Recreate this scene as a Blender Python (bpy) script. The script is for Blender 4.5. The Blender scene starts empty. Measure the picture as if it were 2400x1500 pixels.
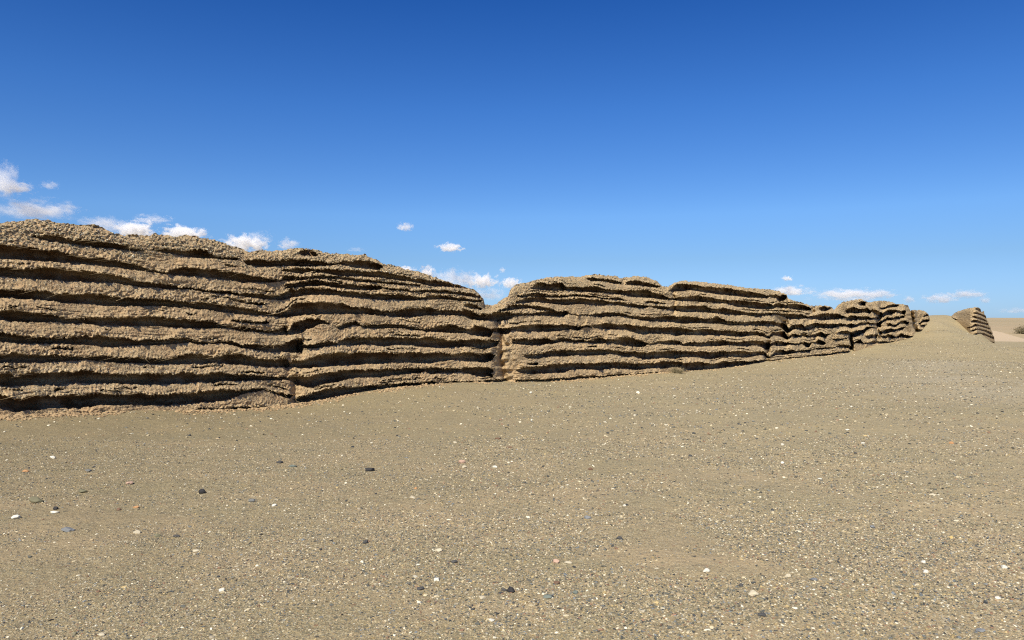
import bpy, math, random
import numpy as np
from mathutils import Vector

# ------------------------------------------------------------------ camera, sky, sun
scene = bpy.context.scene
FOC = 1714.0            # focal length in pixels of a 2400 px wide frame
HOR = 745.0             # image row of the horizon
CAMZ = 1.6
cam_d = bpy.data.cameras.new("camera"); cam = bpy.data.objects.new("camera", cam_d)
scene.collection.objects.link(cam); scene.camera = cam
cam.location = (0, 0, CAMZ)
cam.rotation_euler = (math.radians(90) - math.atan(5 / FOC), 0, 0)
cam_d.sensor_width = 36; cam_d.lens = 36 * FOC / 2400
cam_d.clip_start = 0.1; cam_d.clip_end = 20000

SUN_EL = math.radians(46)
SUN_AZ = (-0.35, -0.937)      # horizontal direction towards the sun
sh = Vector((SUN_AZ[0], SUN_AZ[1], 0)).normalized()
to_sun = Vector((sh.x * math.cos(SUN_EL), sh.y * math.cos(SUN_EL), math.sin(SUN_EL)))
sun_d = bpy.data.lights.new("sun", 'SUN'); sun = bpy.data.objects.new("sun", sun_d)
scene.collection.objects.link(sun)
sun_d.energy = 5.0; sun_d.angle = math.radians(0.5); sun_d.color = (1.0, 0.94, 0.82)
sun.rotation_euler = (-to_sun).to_track_quat('-Z', 'Y').to_euler()

world = bpy.data.worlds.new("World"); scene.world = world; world.use_nodes = True
wt = world.node_tree; wt.nodes.clear()
sky = wt.nodes.new('ShaderNodeTexSky'); sky.sky_type = 'NISHITA'; sky.sun_disc = False
sky.sun_elevation = SUN_EL; sky.sun_rotation = math.atan2(sh.x, sh.y)
sky.altitude = 1200; sky.air_density = 1.0; sky.dust_density = 0.4; sky.ozone_density = 2.0
hs = wt.nodes.new('ShaderNodeHueSaturation'); hs.inputs['Saturation'].default_value = 1.15
bg = wt.nodes.new('ShaderNodeBackground'); bg.inputs['Strength'].default_value = 0.106
wo = wt.nodes.new('ShaderNodeOutputWorld')
# the clear desert air is bluer than the model's: tint by the height above the horizon
tc = wt.nodes.new('ShaderNodeTexCoord'); sp = wt.nodes.new('ShaderNodeSeparateXYZ'); rp = wt.nodes.new('ShaderNodeValToRGB'); mx = wt.nodes.new('ShaderNodeMix')
mx.data_type = 'RGBA'; mx.blend_type = 'MULTIPLY'; mx.inputs[0].default_value = 1
st = [(0.0, (.62,.97,1.80)), (.014, (.65,.98,1.76)), (.078, (.81,1.07,1.50)), (.136, (.96,1.31,1.79)), (.272, (.64,1.155,1.85)), (.399, (.34,.89,1.69)), (1.0, (.2,.7,1.5))]
while len(rp.color_ramp.elements) < len(st): rp.color_ramp.elements.new(.5)
for e, (p, c) in zip(rp.color_ramp.elements, st): e.position = p; e.color = (c[0]/2, c[1]/2, c[2]/2, 1)
wt.links.new(tc.outputs['Generated'], sp.inputs[0]); wt.links.new(sp.outputs[2], rp.inputs[0])
wt.links.new(sky.outputs[0], hs.inputs['Color']); wt.links.new(hs.outputs[0], mx.inputs[6]); wt.links.new(rp.outputs[0], mx.inputs[7]); wt.links.new(mx.outputs[2], bg.inputs[0]); wt.links.new(bg.outputs[0], wo.inputs[0])
scene.view_settings.view_transform = 'Standard'; scene.view_settings.look = 'None'
scene.view_settings.exposure = 0.35; scene.view_settings.gamma = 1
scene.cycles.volume_bounces = 8
scene.cycles.filter_width = 1.15
scene.cycles.use_denoising = False
scene.cycles.max_bounces = 12

# ------------------------------------------------------------------ helpers
rng = np.random.default_rng(7); random.seed(7)

def _h(ix, iy, iz, seed):
    n = (ix * 374761393 + iy * 668265263 + iz * 2147483647 + seed * 974634777) & 0xFFFFFFFF
    n = ((n ^ (n >> 13)) * 1274126177) & 0xFFFFFFFF
    n = (n ^ (n >> 16)) & 0xFFFFFFFF
    return n.astype(np.float64) / 2147483648.0 - 1.0

def noise3(x, y, z, seed=0):
    x, y, z = np.broadcast_arrays(x, y, z)
    fx, fy, fz = np.floor(x), np.floor(y), np.floor(z)
    ix, iy, iz = fx.astype(np.int64), fy.astype(np.int64), fz.astype(np.int64)
    x, y, z = x - fx, y - fy, z - fz
    u, v, w = x*x*(3-2*x), y*y*(3-2*y), z*z*(3-2*z)
    r = 0
    for a in (0, 1):
        for b in (0, 1):
            for c in (0, 1):
                r = r + _h(ix+a, iy+b, iz+c, seed) * (u if a else 1-u) * (v if b else 1-v) * (w if c else 1-w)
    return r
def noise2(x, y, seed=0): return noise3(x, y, np.zeros(1), seed)
def fbm3(x, y, z, o=3, seed=0):
    r = 0; a = 1.0
    for k in range(o):
        r = r + a * noise3(x * 2.03**k + 17*k, y * 2.03**k, z * 2.03**k, seed + k); a *= 0.5
    return r
def sat(v): return np.clip(v, 0, 1)
def sstep(a, b, v):
    t = sat((v - a) / (b - a)); return t*t*(3-2*t)

def make_mesh(name, V, F, mat=None, parent=None, smooth=False):
    V = np.asarray(V, dtype=np.float32); F = np.asarray(F, dtype=np.int32)
    me = bpy.data.meshes.new(name); k = F.shape[1]
    me.vertices.add(len(V)); me.vertices.foreach_set('co', V.ravel())
    me.loops.add(F.size); me.loops.foreach_set('vertex_index', F.ravel())
    me.polygons.add(len(F))
    me.polygons.foreach_set('loop_start', np.arange(0, F.size, k, dtype=np.int32))
    me.polygons.foreach_set('loop_total', np.full(len(F), k, dtype=np.int32))
    me.update(calc_edges=True); me.validate()
    if smooth: me.polygons.foreach_set('use_smooth', np.ones(len(me.polygons), dtype=bool))
    if mat: me.materials.append(mat)
    o = bpy.data.objects.new(name, me); scene.collection.objects.link(o)
    if parent: o.parent = parent
    return o
def set_attr(o, name, arr):
    a = o.data.attributes.new(name, 'FLOAT', 'POINT'); a.data.foreach_set('value', np.asarray(arr, dtype=np.float32))
def empty(name, loc, label, cat, group=None):
    e = bpy.data.objects.new(name, None); e.location = loc; scene.collection.objects.link(e)
    e['label'] = label; e['category'] = cat
    if group: e['group'] = group
    return e
def tag(o, label, cat, group=None):
    o['label'] = label; o['category'] = cat
    if group: o['group'] = group
    return o

class NT:
    def __init__(s, name):
        s.m = bpy.data.materials.new(name); s.m.use_nodes = True
        s.t = s.m.node_tree; s.t.nodes.clear()
    def n(s, typ, ins=None, **kw):
        nd = s.t.nodes.new(typ)
        for k, v in kw.items(): setattr(nd, k, v)
        for k, v in (ins or {}).items():
            sock = nd.inputs[k]
            if isinstance(v, bpy.types.NodeSocket): s.t.links.new(v, sock)
            else: sock.default_value = v
        return nd
    def noise(s, vec, scale, detail=3, rough=0.6):
        return s.n('ShaderNodeTexNoise', {'Vector': vec, 'Scale': scale, 'Detail': detail, 'Roughness': rough}).outputs[0]
    def ramp(s, fac, stops, interp='LINEAR'):
        r = s.n('ShaderNodeValToRGB', {'Fac': fac}); cr = r.color_ramp; cr.interpolation = interp
        while len(cr.elements) < len(stops): cr.elements.new(0.5)
        for e, (p, c) in zip(cr.elements, stops):
            e.position = p; e.color = (*c, 1) if len(c) == 3 else c
        return r.outputs[0]
    def mix(s, fac, a, b, blend='MIX'):
        m = s.n('ShaderNodeMix', data_type='RGBA', blend_type=blend)
        for i, v in ((0, fac), (6, a), (7, b)):
            if isinstance(v, bpy.types.NodeSocket): s.t.links.new(v, m.inputs[i])
            else: m.inputs[i].default_value = v if i == 0 else ((*v, 1) if len(v) == 3 else v)
        return m.outputs[2]
    def math(s, op, a, b=0.0, c=0.0, clamp=False):
        m = s.n('ShaderNodeMath', operation=op, use_clamp=clamp)
        for i, v in enumerate((a, b, c)):
            if isinstance(v, bpy.types.NodeSocket): s.t.links.new(v, m.inputs[i])
            else: m.inputs[i].default_value = v
        return m.outputs[0]
    def out(s, color, normal=None, rough=0.95, spec=0.15):
        b = s.n('ShaderNodeBsdfPrincipled', {'Base Color': color, 'Roughness': rough, 'Specular IOR Level': spec})
        if normal is not None: s.t.links.new(normal, b.inputs['Normal'])
        o = s.n('ShaderNodeOutputMaterial'); s.t.links.new(b.outputs[0], o.inputs[0]); return s.m

# palette of the gravel (linear)
PAL = [((.49,.41,.255),3.2), ((.66,.60,.44),1.0), ((.34,.26,.15),4), ((.21,.185,.115),3.2), ((.105,.105,.085),2.6),
       ((.055,.057,.055),1.8), ((.24,.14,.085),1.0), ((.165,.175,.17),1.2), ((.40,.30,.14),1.2), ((.28,.24,.165),3)]
def pal_stops():   # cumulative shares of the palette
    tot = sum(w for _, w in PAL); p = 0; st = []
    for c, w in PAL: st.append((p / tot, c)); p += w
    return st

# ------------------------------------------------------------------ materials
def mat_ground():
    M = NT('gravel_ground'); pos = M.n('ShaderNodeNewGeometry').outputs['Position']
    big = M.noise(pos, 0.35, 3); mid = M.noise(pos, 2.2, 4, .65)
    strv = M.n('ShaderNodeVectorMath', {0: pos, 1: (0.8, 1.3, 1)}, operation='MULTIPLY').outputs[0]
    patch = M.noise(strv, 0.9, 5, .6)
    sand = M.mix(mid, (.430, .330, .195), (.375, .298, .175))
    grey = M.mix(mid, (.360, .298, .163), (.320, .266, .146))
    xyz = M.n('ShaderNodeSeparateXYZ', {0: pos})
    nearf = M.n('ShaderNodeMapRange', {0: xyz.outputs[1], 1: 6.0, 2: 12.0, 3: 1.0, 4: .25}).outputs[0]
    base = M.mix(M.math('MULTIPLY', M.ramp(patch, [(.42, (0,0,0)), (.62, (1,1,1))]), nearf), grey, sand)
    # fine grit
    v1 = M.n('ShaderNodeTexVoronoi', {'Vector': pos, 'Scale': 150.0}); c1 = M.ramp(M.n('ShaderNodeSeparateColor', {0: v1.outputs['Color']}).outputs[0], pal_stops(), 'CONSTANT')
    v2 = M.n('ShaderNodeTexVoronoi', {'Vector': pos, 'Scale': 75.0}); s2 = M.n('ShaderNodeSeparateColor', {0: v2.outputs['Color']})
    c2 = M.ramp(s2.outputs[0], pal_stops(), 'CONSTANT')
    g1 = M.math('MULTIPLY', M.ramp(patch, [(.45, (1,1,1)), (.68, (.35,.35,.35))]), 0.55)
    col = M.mix(g1, base, c1)
    m2 = M.math('MULTIPLY', M.math('GREATER_THAN', s2.outputs[1], 0.62), M.math('LESS_THAN', v2.outputs['Distance'], 0.42))
    col = M.mix(M.math('MULTIPLY', m2, 0.75), col, c2)
    # scattered pebbles pressed into the surface
    v3 = M.n('ShaderNodeTexVoronoi', {'Vector': pos, 'Scale': 22.0}); s3 = M.n('ShaderNodeSeparateColor', {0: v3.outputs['Color']})
    c3 = M.ramp(s3.outputs[0], pal_stops(), 'CONSTANT')
    m3 = M.math('MULTIPLY', M.math('GREATER_THAN', s3.outputs[1], 0.80), M.math('LESS_THAN', v3.outputs['Distance'], 0.30))
    col = M.mix(M.math('MULTIPLY', m3, 0.8), col, c3)
    col = M.mix(M.ramp(big, [(.3, (0,0,0)), (.7, (1,1,1))]), col, (.93, .95, .93), 'MULTIPLY')
    # dimmer left and brighter right painted into the colour, besides darker gravel
    lr = M.n('ShaderNodeMapRange', {0: M.math('ADD', xyz.outputs[0], M.math('MULTIPLY', big, 3.0)), 1: -4.5, 2: 5.0, 3: 0.0, 4: 1.0}).outputs[0]
    col = M.mix(1.0, col, M.mix(lr, (.82, .785, .74), (1.09, 1.06, 1.02)), 'MULTIPLY')
    pt = M.n('ShaderNodeAttribute', attribute_name='path').outputs['Fac']
    col = M.mix(M.math('MULTIPLY', pt, .33, clamp=True), col, (.44, .385, .28))
    # pale drift sand out on the plain
    a = M.n('ShaderNodeAttribute', attribute_name='pale').outputs['Fac']
    edge = M.math('ADD', a, M.math('MULTIPLY', M.math('SUBTRACT', M.noise(pos, .12, 4), .5), .5))
    tn = M.n('ShaderNodeAttribute', attribute_name='tan').outputs['Fac']
    col = M.mix(M.math('MULTIPLY', tn, .9, clamp=True), col, (.42, .315, .185))
    col = M.mix(M.ramp(edge, [(.42, (0,0,0)), (.58, (1,1,1))]), col, (.50, .385, .245))
    b1 = M.n('ShaderNodeBump', {'Height': v1.outputs['Distance'], 'Strength': 0.55, 'Distance': 0.004})
    b2 = M.n('ShaderNodeBump', {'Height': M.noise(pos, 45, 4, .7), 'Strength': 0.7, 'Distance': 0.012, 'Normal': b1.outputs[0]})
    b3 = M.n('ShaderNodeBump', {'Height': M.noise(pos, 8, 4, .6), 'Strength': 0.5, 'Distance': 0.05, 'Normal': b2.outputs[0]})
    return M.out(col, b3.outputs[0])

def mat_wall():
    M = NT('rammed_earth'); pos = M.n('ShaderNodeNewGeometry').outputs['Position']
    n1 = M.noise(pos, 0.8, 4); n2 = M.noise(pos, 7, 5, .7); n3 = M.noise(pos, 45, 3, .7)
    px_ = M.n('ShaderNodeSeparateXYZ', {0: pos}).outputs[0]
    rd_ = M.math('ADD', M.math('MULTIPLY', px_, .045), .42, clamp=True)
    rd_ = M.math('ADD', rd_, M.math('MULTIPLY', M.math('SUBTRACT', M.noise(pos, 1.6, 3), .5), .9), clamp=True)
    c = M.mix(M.ramp(n1, [(.35,(0,0,0)),(.65,(1,1,1))]), M.mix(rd_, (.475, .298, .150), (.620, .445, .235)), M.mix(rd_, (.415, .272, .146), (.540, .400, .222)))
    c = M.mix(M.ramp(n2, [(.35,(0,0,0)),(.7,(1,1,1))]), c, (.350, .262, .150))
    c = M.mix(M.math('MULTIPLY', M.ramp(n3, [(.45,(0,0,0)),(.75,(1,1,1))]), .55), c, (.58, .44, .24))
    n4 = M.noise(pos, 22, 4, .75)
    c = M.mix(M.ramp(n4, [(.36,(.8,.8,.8)),(.5,(0,0,0))]), c, (.155, .105, .058))
    # gravel rich courses and crest
    v = M.n('ShaderNodeTexVoronoi', {'Vector': pos, 'Scale': 42.0}); s = M.n('ShaderNodeSeparateColor', {0: v.outputs['Color']})
    gr = M.n('ShaderNodeAttribute', attribute_name='gravel').outputs['Fac']
    keep = M.math('LESS_THAN', s.outputs[1], M.math('ADD', M.math('MULTIPLY', gr, .6), .16))
    keep = M.math('MULTIPLY', keep, M.math('LESS_THAN', v.outputs['Distance'], .5))
    c = M.mix(M.math('MULTIPLY', keep, .55), c, M.ramp(s.outputs[0], pal_stops(), 'CONSTANT'))
    # pale bleached straw ends along the lips
    lp = M.n('ShaderNodeAttribute', attribute_name='lip').outputs['Fac']
    c = M.mix(M.math('MULTIPLY', M.math('POWER', lp, 1.5), M.ramp(n2, [(.35,(.15,.15,.15)),(.6,(.75,.75,.75))])), c, (.60, .46, .26))
    # shade put into the colour of the undercuts: darker and browner than the earth
    rd = M.n('ShaderNodeAttribute', attribute_name='reed_shade').outputs['Fac']
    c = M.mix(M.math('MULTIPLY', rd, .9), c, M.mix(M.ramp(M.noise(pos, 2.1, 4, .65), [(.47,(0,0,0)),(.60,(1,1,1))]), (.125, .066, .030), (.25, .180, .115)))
    b1 = M.n('ShaderNodeBump', {'Height': n3, 'Strength': .8, 'Distance': .02})
    b2 = M.n('ShaderNodeBump', {'Height': v.outputs['Distance'], 'Strength': .5, 'Distance': .012, 'Normal': b1.outputs[0]})
    return M.out(c, b2.outputs[0])

def mat_pebble_field():
    M = NT('loose_pebbles')
    a = M.n('ShaderNodeAttribute', attribute_name='tint', attribute_type='INSTANCER').outputs['Fac']
    c = M.ramp(a, pal_stops(), 'CONSTANT')
    j = M.n('ShaderNodeAttribute', attribute_name='lum', attribute_type='INSTANCER').outputs['Fac']
    c = M.mix(1.0, c, M.ramp(j, [(0, (.7,.7,.7)), (1, (1.25,1.25,1.25))]), 'MULTIPLY')
    return M.out(c, None, .8, .3)

def mat_stone(name, col, rough=.75):
    M = NT(name); p = M.n('ShaderNodeTexCoord').outputs['Object']
    n = M.noise(p, 35, 5, .65)
    c = M.mix(n, tuple(x*.72 for x in col), tuple(min(1, x*1.22) for x in col))
    b = M.n('ShaderNodeBump', {'Height': n, 'Strength': .35, 'Distance': .006})
    return M.out(c, b.outputs[0], rough, .3)

def mat_plain(name, col, var=.3, rough=.9, scale=20):
    M = NT(name); p = M.n('ShaderNodeNewGeometry').outputs['Position']
    n = M.noise(p, scale, 3)
    return M.out(M.mix(n, tuple(x*(1-var) for x in col), tuple(x*(1+var) for x in col)), None, rough, .15)

M_GROUND = mat_ground(); M_WALL = mat_wall(); M_PEB = mat_pebble_field()
M_REED = mat_plain('dry_reed', (.40, .30, .17), .35, .8, 60)
M_SHRUB = mat_plain('dry_shrub', (.20, .165, .09), .4, .9, 12)

# ------------------------------------------------------------------ the line of the wall
NX, NY = 0.731, -0.682                # the normal of the face, towards the camera
DX, DY = 0.682, 0.731                 # along the wall
CW = NX * (-8.19) + NY * 11.7
def wall_t(x, d=0.0):
    rx = (x - 1200) / FOC
    return (CW + d) / (NX * rx + NY)
def ray_point(x, y, t):
    return np.stack([(x - 1200) / FOC * t, t, CAMZ + (HOR - y) / FOC * t], -1)

SIL = [(-500,490),(-200,505),(0,520),(40,518),(75,513),(100,513),(140,518),(185,528),(225,531),(250,540),(310,553),(340,552),(365,549),(430,552),(480,557),
 (520,570),(560,582),(590,589),(640,588),(665,583),(700,580),(730,583),(760,593),(800,594),(850,597),(880,608),(900,618),(940,628),
 (1000,640),(1030,655),(1060,661),(1090,672),(1110,680),(1125,690),(1133,700),(1136,713),(1150,714),(1165,712),(1178,700),(1190,694),
 (1195,680),(1205,668),(1225,663),(1250,658),(1280,650),(1310,647),(1350,649),(1375,645),(1410,644),(1440,647),(1455,652),(1470,649),
 (1490,647),(1520,650),(1540,660),(1552,671),(1565,673),(1580,662),(1600,658),(1650,660),(1700,667),(1760,675),(1800,678),(1830,684),
 (1843,690),(1847,700),(1870,707),(1895,714),(1905,718),(1920,715),(1945,717),(1955,725),(1965,715),(1975,708),(2000,703),(2018,700),
 (2030,707),(2040,708),(2060,704),(2090,707),(2100,712),(2115,713),(2128,716),(2134,728),(2140,727),(2160,727),(2170,730),(2177,738),
 (2180,750),(2181,780),(2183,790)]
BOT = [(-500,1010),(-200,990),(0,980),(60,978),(120,976),(270,968),(440,965),(560,960),(680,958),(690,953),(740,942),(800,932),(870,920),(930,910),
 (1000,905),(1080,901),(1190,896),(1290,896),(1400,888),(1500,880),(1600,873),(1680,868),(1790,851),(1850,845),(1900,838),(1950,835),
 (1992,828),(2005,822),(2040,812),(2090,806),(2140,798),(2150,790),(2183,788)]
# overhangs: (x, row of the lip, row where the next course begins)
B = {}
B['b0'] = [(75,553,556),(100,554,562),(133,555,568),(200,563,577),(267,568,583),(317,578,588),(335,586,589)]
B['b0a'] = [(355,584,586),(380,584,592),(410,586,597),(433,590,600),(460,584,604),(485,588,607),(498,598,606),(513,601,606),(530,604,609),(560,603,609)]
B['b0b'] = [(577,610,621),(600,607,625),(627,612,625),(653,612,624),(680,607,624),(707,608,624),(733,611,624),(760,615,623),(781,617,621),(803,612,621),(827,611,627),(867,612,631),(888,616,633),(896,622,634)]
B['b0t'] = [(698,591,596),(710,585,598),(722,586,600),(735,590,601),(745,595,600)]
B['b0c'] = [(660,634,636),(680,631,638),(707,628,642),(733,631,636),(760,633,640),(787,632,645),(813,632,648),(840,635,648),(867,636,649),(893,637,652),(921,643,656),(943,647,658),(964,651,660),(985,654,664),(1007,658,671),(1017,655,672),(1028,659,672),(1047,661,673),(1071,668,675),(1083,669,676),(1096,674,677)]
B['b1'] = [(0,574,606),(67,579,610),(133,588,614),(167,597,617),(213,603,620),(267,610,627),(300,615,632),(333,624,635),(367,635,640),(387,639,642),(400,632,643),(433,625,646),(467,628,648),(500,632,653),(533,637,656),(567,642,662),(600,648,662),(633,652,662),(658,655,660),(665,649,658),(680,648,658),(707,648,657),(733,647,653),(760,645,652),(787,647,653),(813,651,657),(840,653,660),(867,655,661),(900,660,665),(943,664,668),(985,668,671)]
B['b1b'] = [(900,674,678),(964,680,684),(1007,680,686),(1050,682,688),(1092,686,694),(1113,690,697),(1130,694,700)]
B['b15'] = [(660,673,677),(675,667,675),(707,660,672),(733,657,671),(760,659,669),(787,661,675),(813,667,677),(840,668,680),(867,669,681),(900,673,678)]
B['b2'] = [(0,627,647),(33,629,650),(67,630,653),(100,626,655),(133,628,657),(167,631,658),(200,634,660),(233,638,662),(267,645,663),(300,652,668),(333,660,672),(367,665,674),(400,668,677),(433,674,678),(457,678,680),(497,680,686),(533,682,689),(567,689,694),(583,688,697),(600,688,698),(613,690,701),(627,693,701),(653,691,703),(672,685,701),(683,677,696),(693,683,696),(707,675,693),(733,675,691),(760,677,691),(787,681,692),(813,684,695),(840,688,697),(867,689,700),(900,689,703),(921,690,702),(943,690,703),(964,693,705),(985,697,702),(1007,694,702),(1028,693,701),(1050,694,702),(1071,698,705),(1092,700,706),(1113,702,708),(1130,705,710)]
B['b2r'] = [(540,701,703),(580,708,712),(613,710,716),(622,712,715)]
B['b3'] = [(0,678,697),(33,680,699),(67,682,700),(83,680,703),(117,685,704),(133,690,708),(167,690,711),(200,690,712),(233,692,715),(267,696,717),(300,697,717),(333,698,717),(367,702,717),(400,704,720),(433,707,720),(467,710,725),(500,710,728),(533,714,733),(567,721,737),(593,725,738),(620,732,739),(640,737,741),(653,736,744),(675,725,744),(683,715,741),(693,709,740),(707,709,739),(733,709,737),(760,708,737),(787,711,736),(813,715,736),(827,720,736),(840,723,736),(853,720,736),(867,723,737),(900,729,740),(921,728,742),(943,725,743),(964,723,743),(985,721,742),(1007,722,739),(1028,726,738),(1050,726,739),(1071,727,740),(1092,726,743),(1103,728,749),(1124,738,751),(1150,735,751),(1169,730,753),(1187,731,750),(1206,734,742),(1225,734,740),(1243,734,740),(1262,733,740),(1281,729,740),(1299,729,742),(1318,731,742),(1327,727,738),(1333,734,736),(1355,738,740),(1385,737,740),(1393,735,742),(1411,733,743),(1433,732,742),(1450,733,740),(1467,737,742),(1475,740,745),(1500,742,750),(1517,743,752),(1533,743,753),(1550,743,753),(1567,740,754),(1580,742,755),(1583,743,757),(1600,742,759),(1617,743,758),(1633,745,757),(1650,747,758),(1665,747,758),(1681,742,759),(1696,748,760),(1704,754,762),(1711,753,763),(1727,754,763),(1742,756,763),(1757,753,762),(1773,753,763),(1788,752,764),(1803,753,764),(1816,754,763),(1822,757,764),(1834,756,771),(1843,762,780),(1849,770,780),(1857,762,773),(1865,762,771),(1880,760,773),(1885,765,776),(1895,762,773),(1911,757,768),(1925,759,769),(1950,759,769),(1962,759,766),(1974,758,765),(1981,760,763),(1986,760,766),(1995,758,768),(2006,760,765),(2019,756,761),(2037,756,760),(2050,757,762),(2056,756,766),(2064,753,766)]
B['b3r'] = [(550,750,753),(583,755,758),(620,753,759),(627,750,757)]
B['b3d'] = [(1085,714,716),(1095,712,720),(1106,712,724),(1118,717,724),(1130,722,728)]
B['b3e'] = [(1166,728,731),(1180,724,730),(1200,716,726),(1215,714,725),(1240,716,722),(1262,718,727),(1280,721,728),(1300,726,729)]
B['b4'] = [(0,727,750),(33,727,753),(67,730,755),(100,733,755),(133,740,755),(147,747,757),(167,749,758),(200,744,758),(233,744,762),(267,745,763),(283,748,763),(300,744,764),(333,743,765),(367,742,765),(400,747,767),(433,748,768),(467,750,770),(500,753,770),(517,757,768),(547,766,772),(567,767,778),(600,770,778),(627,775,781),(653,773,784),(669,765,784),(674,777,784),(680,771,785),(687,757,784),(707,751,781),(720,748,771),(733,748,768),(745,748,762),(760,754,758),(773,758,761)]
B['b4m'] = [(790,767,772),(797,765,773),(813,758,768),(827,755,763),(835,752,763),(845,761,764),(856,763,769),(867,761,769),(893,760,770),(921,760,769),(943,761,769),(964,766,773),(985,770,774),(996,771,777),(1007,769,777),(1028,764,778),(1050,760,780),(1066,763,781),(1088,769,781),(1093,773,781),(1103,769,786),(1113,763,787),(1135,766,789),(1150,771,790),(1156,769,777),(1177,769,783),(1187,768,783),(1199,767,774),(1212,766,776),(1225,763,778),(1243,761,777),(1262,759,777),(1281,760,778),(1299,761,777),(1318,761,774),(1337,763,772),(1355,764,775),(1365,764,768),(1374,761,767),(1385,764,768),(1393,763,768),(1411,759,771),(1433,758,772),(1450,762,772),(1467,760,773),(1483,762,778),(1500,765,783),(1517,766,784),(1525,767,781),(1542,768,782),(1550,768,782),(1567,767,783),(1575,768,785),(1583,768,788),(1592,768,787),(1600,770,784),(1617,773,785),(1633,773,786),(1650,771,786),(1665,772,785),(1681,774,786),(1696,775,786),(1711,775,788),(1727,777,789),(1742,778,788),(1750,776,787),(1757,779,787),(1773,777,786),(1783,779,788),(1791,781,789),(1797,786,793),(1803,786,794),(1811,778,786),(1819,779,787),(1834,777,791),(1839,777,794),(1845,788,796),(1848,789,793),(1857,783,788),(1865,783,791),(1872,786,790),(1880,783,788),(1886,781,789),(1895,786,791),(1903,785,789),(1911,783,790),(1918,779,788),(1926,777,790),(1934,783,792),(1939,783,786),(1947,784,785)]
B['b4s'] = [(1812,776,778),(1821,772,776)]
B['b4k'] = [(1962,780,781),(1970,776,782),(1987,776,784),(1995,779,790),(2006,775,790),(2019,774,782),(2025,772,780),(2032,766,774),(2041,766,769),(2051,767,768)]
B['b5'] = [(0,780,800),(33,783,805),(67,788,805),(100,790,805),(133,790,805),(167,790,807),(200,785,808),(217,790,810),(233,788,812),(267,790,813),(300,793,809),(320,797,810),(350,795,810),(383,797,808),(410,792,806),(443,793,803),(467,800,807),(500,800,805),(517,795,803),(533,800,807),(550,803,810),(567,808,815),(593,805,819),(627,808,824),(653,809,824),(677,800,826),(693,795,827),(707,797,827),(712,809,816),(733,808,817),(760,803,813),(768,797,811),(787,804,809),(813,792,808),(827,789,809),(840,791,808),(867,791,807),(900,791,813),(921,790,809),(943,792,809),(964,792,810),(985,792,813),(1007,790,814),(1028,793,816),(1050,797,815),(1071,798,813),(1092,796,811),(1113,795,815),(1135,796,820),(1156,798,813),(1163,800,812),(1171,798,805)]
B['b5m'] = [(1197,798,804),(1212,796,807),(1225,794,808),(1243,795,810),(1262,793,809),(1281,793,806),(1296,798,806),(1309,793,802),(1327,793,800),(1346,797,803),(1365,796,802),(1374,799,802),(1393,794,805),(1406,791,805),(1421,795,805),(1433,795,804),(1443,797,807),(1455,791,808),(1467,790,810),(1480,791,812),(1492,797,813),(1500,798,814),(1510,802,812),(1517,804,807),(1533,806,808),(1542,800,804),(1560,800,807),(1567,798,807),(1583,798,808),(1593,800,807),(1603,807,810),(1608,803,811),(1617,802,811),(1633,802,811),(1650,803,811),(1665,800,811),(1681,800,811),(1696,797,810),(1711,800,809),(1727,802,811),(1742,800,812),(1757,799,811),(1773,799,809),(1788,800,815),(1794,803,821),(1803,803,817),(1806,805,812),(1812,802,808),(1819,799,811),(1834,801,811),(1849,803,808),(1865,805,808),(1872,805,808),(1880,803,806),(1888,802,812),(1895,805,815),(1903,802,804),(1911,801,804),(1917,796,806),(1925,797,809),(1935,803,807)]
B['b5k'] = [(1950,795,798),(1962,794,799),(1975,793,796),(1987,792,794)]
B['b5q'] = [(2029,788,790),(2037,785,794),(2047,784,790),(2055,784,798)]
B['b6'] = [(0,830,850),(33,828,850),(67,830,850),(100,833,850),(133,830,848),(167,833,845),(200,835,843),(233,833,847),(267,837,850),(300,837,851),(333,842,852),(367,842,853),(400,840,853),(417,833,855),(443,830,853),(483,830,853),(500,837,850),(533,827,853),(567,830,855),(593,837,857),(627,843,861),(653,843,859),(669,837,861),(680,851,859),(688,845,861),(707,845,864),(733,839,861),(760,829,860),(787,827,857),(813,828,856),(840,827,855),(867,825,853),(900,826,853),(921,827,850),(943,827,850),(964,826,850),(985,826,851),(1007,828,852),(1028,827,848),(1039,827,847),(1050,831,845),(1071,830,843),(1092,826,847),(1113,828,848),(1135,828,850),(1150,826,847),(1156,832,843)]
B['b6m'] = [(1225,832,834),(1234,833,839),(1243,830,841),(1262,828,841),(1281,824,837),(1299,822,835),(1318,820,836),(1337,820,834),(1355,822,832),(1374,820,833),(1393,819,833),(1411,818,832),(1433,821,828),(1450,823,832),(1467,825,836),(1483,825,834),(1492,825,837),(1508,827,842),(1525,826,841),(1542,825,841),(1550,824,839),(1567,822,840),(1583,822,841),(1600,823,837),(1617,824,837),(1633,825,837),(1650,824,841),(1665,826,842),(1681,824,840),(1696,823,836),(1711,825,836),(1727,823,837),(1742,823,839),(1757,826,837),(1773,824,834),(1788,823,832),(1793,825,835),(1799,834,840),(1803,836,839),(1811,831,836),(1819,822,832),(1834,820,832),(1842,823,831),(1857,819,829),(1865,823,826),(1880,820,826),(1895,819,825),(1903,819,821),(1911,816,818),(1926,815,819),(1937,814,817),(1950,815,817),(1962,811,813),(1969,808,813),(1980,808,815),(1990,809,817),(1996,811,823),(2000,802,805),(2006,800,805),(2017,796,804),(2024,804,806),(2035,803,806),(2044,800,807),(2055,800,806),(2062,800,805),(2075,800,805),(2081,801,804),(2094,800,805)]
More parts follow.
